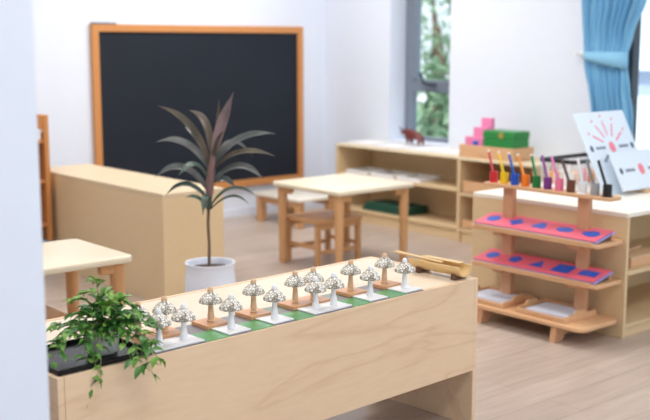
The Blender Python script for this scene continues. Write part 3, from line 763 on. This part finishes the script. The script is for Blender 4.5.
wl = ['leftmost white-stemmed mosaic tree figure, above the leafy plant leaves', 'second white-stemmed mosaic tree figure from the left', 'third white-stemmed mosaic tree figure from the left, alone between two wooden tiles',
      'fourth white-stemmed mosaic tree figure from the left', 'white-stemmed mosaic tree figure on the left of the middle pair', 'white-stemmed mosaic tree figure on the right of the middle pair',
      'second white-stemmed mosaic tree figure from the right', 'rightmost white-stemmed mosaic tree figure, next to the bamboo trough']
nl = ['leftmost wooden-stemmed mosaic tree figure, behind the leafy plant', 'second wooden-stemmed mosaic tree figure from the left, behind a white one', 'third wooden-stemmed mosaic tree figure from the left, on a clear orange tile',
      'fourth wooden-stemmed mosaic tree figure from the left, in front of the potted palm-like plant', 'fifth wooden-stemmed mosaic tree figure, left one of the middle wooden pair', 'sixth wooden-stemmed mosaic tree figure, right one of the middle wooden pair',
      'second wooden-stemmed mosaic tree figure from the right, on a tile alone', 'rightmost wooden-stemmed mosaic tree figure at the far end of the board']
nl[3] = 'fourth wooden-stemmed mosaic tree figure from the left'
for kind, labs, yy in (('n', nl, .012+1.5*cell), ('w', wl, .012+.5*cell)):
    proto = None
    for i, k in enumerate(KK):
        jx = random.uniform(-.003, .003)-(.012 if kind == 'n' else 0)
        p = FT(gx0+(k+.5)*cell+jx, yy, HT+.0022)
        if proto is None: proto = tree_piece(kind, labs[i], p, 1, 'mosaic tree figures on the board')
        else: dup(proto, p, FR+random.uniform(-.03, .03), labs[i])

# bamboo trough on two feet, with a bamboo slat lying on it
t = thing('bamboo_trough', 'half-round bamboo trough on small dark feet at the right end of the table', 'trough', FT(-.062, .012, HT), FR)
bm = B(); n = 18; ro, ri = .040, .033; zc = .050; tt = bmesh.new(); secs = []
for (y, k) in ((0, 1), (.004, 1), (.10, .99), (.115, 1.03), (.13, .99), (.235, 1.0), (.24, 1)):
    o_ = [tt.verts.new((ro*k*math.cos(PI+PI*i/n), y, zc+ro*k*math.sin(PI+PI*i/n))) for i in range(n+1)]
    i_ = [tt.verts.new((ri*k*math.cos(PI+PI*i/n), y, zc+ri*k*math.sin(PI+PI*i/n))) for i in range(n+1)]
    secs.append((o_, i_))
for (a, b), (c, d) in zip(secs, secs[1:]):
    for i in range(n):
        tt.faces.new((a[i], a[i+1], c[i+1], c[i])); tt.faces.new((b[i], d[i], d[i+1], b[i+1]))
    tt.faces.new((a[0], c[0], d[0], b[0])); tt.faces.new((a[n], b[n], d[n], c[n]))
for (a, b) in (secs[0], secs[-1]):
    for i in range(n): tt.faces.new((a[i], b[i], b[i+1], a[i+1]))
merge(bm, tt); link('trough', bm, M['bamboo'], t, True)
for y in (.03, .20):
    bm = B(); prism(bm, [(-.035, 0), (.035, 0), (.034, .022), (.026, .018), (.012, .011), (0, .0095), (-.012, .011), (-.026, .018), (-.034, .022)], -.008, .008, 0, mat4=Matrix.Translation((0, y, 0)) @ Matrix.Rotation(PI/2, 4, 'X')); link('foot', bm, M['darkwood'], t)
t = thing('bamboo_stick', 'pale flat bamboo stick lying slantwise over the bamboo trough', 'slat', FT(-.075, .215, HT+.0530), FR+math.radians(4))
bm = B()
prism(bm, [(-.008, -.10), (.008, -.10), (.012, .12), (-.012, .12)], 0, .005, .001, mat4=Matrix.Rotation(math.radians(3), 4, 'X')); link('slat', bm, M['bamboo'], t)
t = thing('bamboo_strip', 'wide pale bamboo strip resting in the near half of the trough', 'strip', FT(-.046, .05, HT+.0505), FR)
bm = B(); prism(bm, [(-.004, 0), (.028, 0), (.028, .18), (-.004, .18)], 0, .004, .001); link('strip', bm, M['bamboo'], t)

# black tray + leafy plant
t = thing('black_tray', 'glossy black rectangular tray on the left end of the birch table', 'tray', FT(-1.5475, .128, HT), FR)
link('body', tray_mesh(.285, .235, .016, .005, .002), M['tray'], t)
PL = FT(-1.50, .11, HT+.0053)
t = thing('leafy_plant', 'bushy green trailing plant in a white pot on the black tray', 'potted plant', PL, FR)
bm = B(); lathe(bm, [(.0, 0), (.036, 0), (.040, .004), (.052, .07), (.054, .078), (.049, .078), (.046, .066), (.0, .064)], 30, cap=False); link('pot', bm, M['pot2'], t, True)
bm = B(); lathe(bm, [(0, .0645), (.046, .0665), (.02, .0705), (0, .071)], 24, cap=False); link('soil', bm, M['soil'], t)
cr_ = Vector((math.sin(PH-FR), -math.cos(PH-FR), 0)); cf = Vector((math.cos(PH-FR), math.sin(PH-FR), 0))
stems = bmesh.new(); la = bmesh.new(); lb = bmesh.new()
rnd = random.Random(11)
def oval(s): return max(.05, math.sin(PI*min(1, s*.96+.04)**.8))
def leaflet(bmx, p, d, ln, wd):
    d = d.normalized(); up = Vector((rnd.uniform(-.4, .4), rnd.uniform(-.4, .4), 1)).normalized()
    blade(bmx, [p, p+d*ln*.3+up*ln*.04, p+d*ln*.65+up*ln*.04, p+d*ln-up*ln*.1], wd, up, .18, 0, oval, .0005)
TIPS = []   # (sideways, towards the window, height) of each stem tip from the pot
for s_, f_, z_ in ((-.02, .02, .235), (-.075, .0, .18), (.05, .02, .175), (-.05, .05, .19), (.02, -.03, .17), (.09, .01, .14), (-.10, .03, .13), (-.13, -.02, .105), (-.14, .02, .07),
                   (-.125, -.06, .045), (-.08, -.09, .08), (-.03, -.09, .10), (.04, -.09, .10), (.09, -.06, .09), (.12, -.01, .085), (.125, .04, .06), (.0, .07, .17), (.06, .07, .15),
                   (-.06, .08, .14), (.02, .0, .20), (-.04, -.05, .15), (.07, -.04, .15), (.13, -.07, .05)): TIPS.append((s_, f_, z_, 0))
for s_, f_, z_ in ((-.12, -.13, -.035), (-.10, -.145, -.015), (.00, -.15, -.055), (-.012, -.155, -.085), (.022, -.145, -.03), (.115, -.13, .0), (.14, -.12, -.025), (.15, -.115, .02), (.09, -.12, .015), (-.02, -.13, .0)): TIPS.append((s_, f_, z_, 1))
for (s_, f_, z_, tr) in TIPS:
    z_ = z_-.035*(z_ > .09); tip = cr_*s_*(1.12 if s_ > 0 or tr else .9)+cf*f_; tip.z = z_
    a0 = Vector((rnd.uniform(-.025, .025), rnd.uniform(-.025, .025), .068))
    mid = a0.lerp(tip, .55); mid.z = max(z_, .07)+(.055 if tr else .02)
    pts = bez(a0, mid, tip, 10)
    # keep trailing stems outside the pot rim, tray edge and table front edge
    tube(stems, pts, [.0016-.0008*i/10 for i in range(11)], 5)
    for i in range(2 if not tr else 3, 11):
        p = pts[i]; d = (pts[min(i+1, 10)]-pts[i-1]).normalized()
        for sd in (-1, 1):
            if rnd.random() < .3: continue
            sv = d.cross(Vector((0, 0, 1))); sv = sv.normalized() if sv.length > .05 else Vector((1, 0, 0))
            dd = d*.6+sv*sd*rnd.uniform(.5, 1.1)+Vector((rnd.uniform(-.3, .3), rnd.uniform(-.3, .3), rnd.uniform(-.35, .35)))
            ln = rnd.uniform(.026, .042)
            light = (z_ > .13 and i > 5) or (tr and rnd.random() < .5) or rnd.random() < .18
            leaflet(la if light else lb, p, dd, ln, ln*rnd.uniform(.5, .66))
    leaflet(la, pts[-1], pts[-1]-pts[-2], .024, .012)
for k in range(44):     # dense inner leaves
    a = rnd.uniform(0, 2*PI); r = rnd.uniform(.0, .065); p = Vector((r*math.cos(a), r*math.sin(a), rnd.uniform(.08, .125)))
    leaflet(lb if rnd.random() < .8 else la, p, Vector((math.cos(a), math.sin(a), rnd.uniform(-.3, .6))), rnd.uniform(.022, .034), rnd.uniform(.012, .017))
link('stems', stems, M['stemg'], t, True)
link('young_foliage', la, M['leafA'], t)['label'] = 'fresh light green leaves'
link('foliage', lb, M['leafB'], t)

# ------------------------------------------------------------ cordyline in a white floor pot
t = thing('potted_cordyline', 'tall dark-leaved plant in a large white ceramic pot, in front of the blackboard', 'potted plant', (2.808, 4.138, 0))
bm = B(); lathe(bm, [(0, 0), (.085, 0), (.10, .01), (.118, .10), (.124, .20), (.121, .29), (.114, .325), (.117, .345), (.121, .36), (.112, .36), (.106, .345), (.104, .33), (0, .325)], 40, cap=False); link('pot', bm, M['pot'], t, True)
bm = B(); lathe(bm, [(0, .3255), (.103, .3305), (.05, .338), (0, .34)], 26, cap=False); link('soil', bm, M['soil'], t)
R2 = Vector((math.sin(PH), -math.cos(PH), 0)); F2 = Vector((math.cos(PH), math.sin(PH), 0))
def Q(s_, z_, f_=0): v = R2*s_+F2*f_; v.z = z_; return v
bm = B(); tube(bm, [Q(-.004, .33), Q(-.002, .45), Q(-.006, .55), Q(0, .66), Q(.006, .74)], [.008, .007, .0075, .010, .012]); link('trunk', bm, M['bark'], t, True)
bm = B(); tube(bm, [Q(-.002, .63), Q(.004, .70), Q(.01, .77), Q(.018, .84), (Q(.028, .90))], [.010, .018, .021, .018, .008]); link('leaf_sheath', bm, M['redstem'], t, True)
LV = [ # root, mid, tip (sideways, height, depth), width, material
 ((.02, .86, 0), (.05, .98, .02), (.122, 1.175, .04), .062, 'cordp'),
 ((.01, .82, 0), (-.05, 1.06, -.03), (-.225, 1.115, -.05), .046, 'cordr'),
 ((.015, .84, 0), (.02, 1.07, .05), (-.10, 1.085, .09), .044, 'cordr'),
 ((.01, .80, 0), (-.09, .99, .02), (-.255, .935, .05), .046, 'cord'),
 ((.02, .82, 0), (.12, 1.00, .03), (.32, .975, .06), .048, 'cord'),
 ((.02, .80, 0), (.14, .95, -.06), (.325, .885, -.12), .040, 'cordr'),
 ((.01, .74, 0), (.15, .90, -.02), (.265, .765, -.04), .046, 'cord'),
 ((.0, .70, 0), (-.11, .90, -.02), (-.25, .775, -.04), .048, 'cord'),
 ((.0, .66, 0), (-.11, .80, .03), (-.215, .675, .05), .034, 'cordg'),
 ((.01, .74, 0), (.07, .79, .02), (.125, .715, .05), .046, 'cord'),
 ((.0, .62, 0), (.10, .79, .0), (.235, .675, .0), .024, 'cordg'),
 ((.0, .61, 0), (.12, .74, -.06), (.20, .66, -.12), .020, 'cordg'),
 ((.0, .60, 0), (-.03, .70, -.05), (-.10, .69, -.10), .034, 'cordg'),
 ((.01, .62, 0), (-.01, .76, -.05), (-.02, .60, -.09), .040, 'cordg'),
 ((.01, .84, 0), (.05, 1.0, .06), (.045, 1.14, .10), .022, 'cordr'),
 ((.01, .82, 0), (-.05, .98, .08), (-.13, 1.0, .16), .036, 'cord'),
 ((.02, .82, 0), (.08, 1.02, .10), (.20, .86, .16), .030, 'cord'),
 ((.02, .85, 0), (.05, .96, -.04), (.09, 1.0, -.08), .036, 'cordr'),
 ((.0, .76, 0), (-.05, .90, -.08), (-.12, .80, -.15), .040, 'cordg'),
]
for (a, b, c, wd, mt) in LV:
    bm = B(); pts = bez(Q(*a), Q(*b), Q(*c), 16)
    blade(bm, pts, wd*.86, Vector((0, 0, 1))-F2*.9, .22, 0, lambda s: (.32+.68*math.sin(PI*min(1, s*.9+.02)))*(1-max(0, (s-.7)/.3)**1.6)); link('leaf', bm, M[mt], t, True)

# ------------------------------------------------------------ light
wd = bpy.data.worlds.new('sky'); S.world = wd; wd.use_nodes = True
bg = wd.node_tree.nodes['Background']; bg.inputs['Color'].default_value = (.80, .90, 1.0, 1); bg.inputs['Strength'].default_value = 1.35
def area(name, loc, sx, sy, power, col=(1, .97, .93)):
    l = bpy.data.lights.new(name, 'AREA'); l.shape = 'RECTANGLE'; l.size = sx; l.size_y = sy; l.energy = power; l.color = col
    o = bpy.data.objects.new(name, l); COL.objects.link(o); o.location = loc; return o
sn = bpy.data.lights.new('sun', 'SUN'); sn.energy = 3.2; sn.angle = math.radians(3); sn.color = (1, .97, .92); so = bpy.data.objects.new('sun', sn); COL.objects.link(so)
so.rotation_euler = Vector((.75, .25, -.75)).to_track_quat('-Z', 'Y').to_euler()
for i, (x, y) in enumerate(((1.2, .6), (4.0, .6), (1.2, 3.4), (4.0, 3.4), (2.0, 5.8), (4.4, 5.6))):
    area('ceiling_light', (x, y, ZC-.03), 1.2, .6, (22, 20, 26, 25, 19, 41)[i])
S.view_settings.view_transform = 'Standard'; S.view_settings.look = 'None'
S.view_settings.exposure = 0.2; S.view_settings.gamma = 1; S.view_settings.use_curve_mapping = False
S.cycles.max_bounces = 8
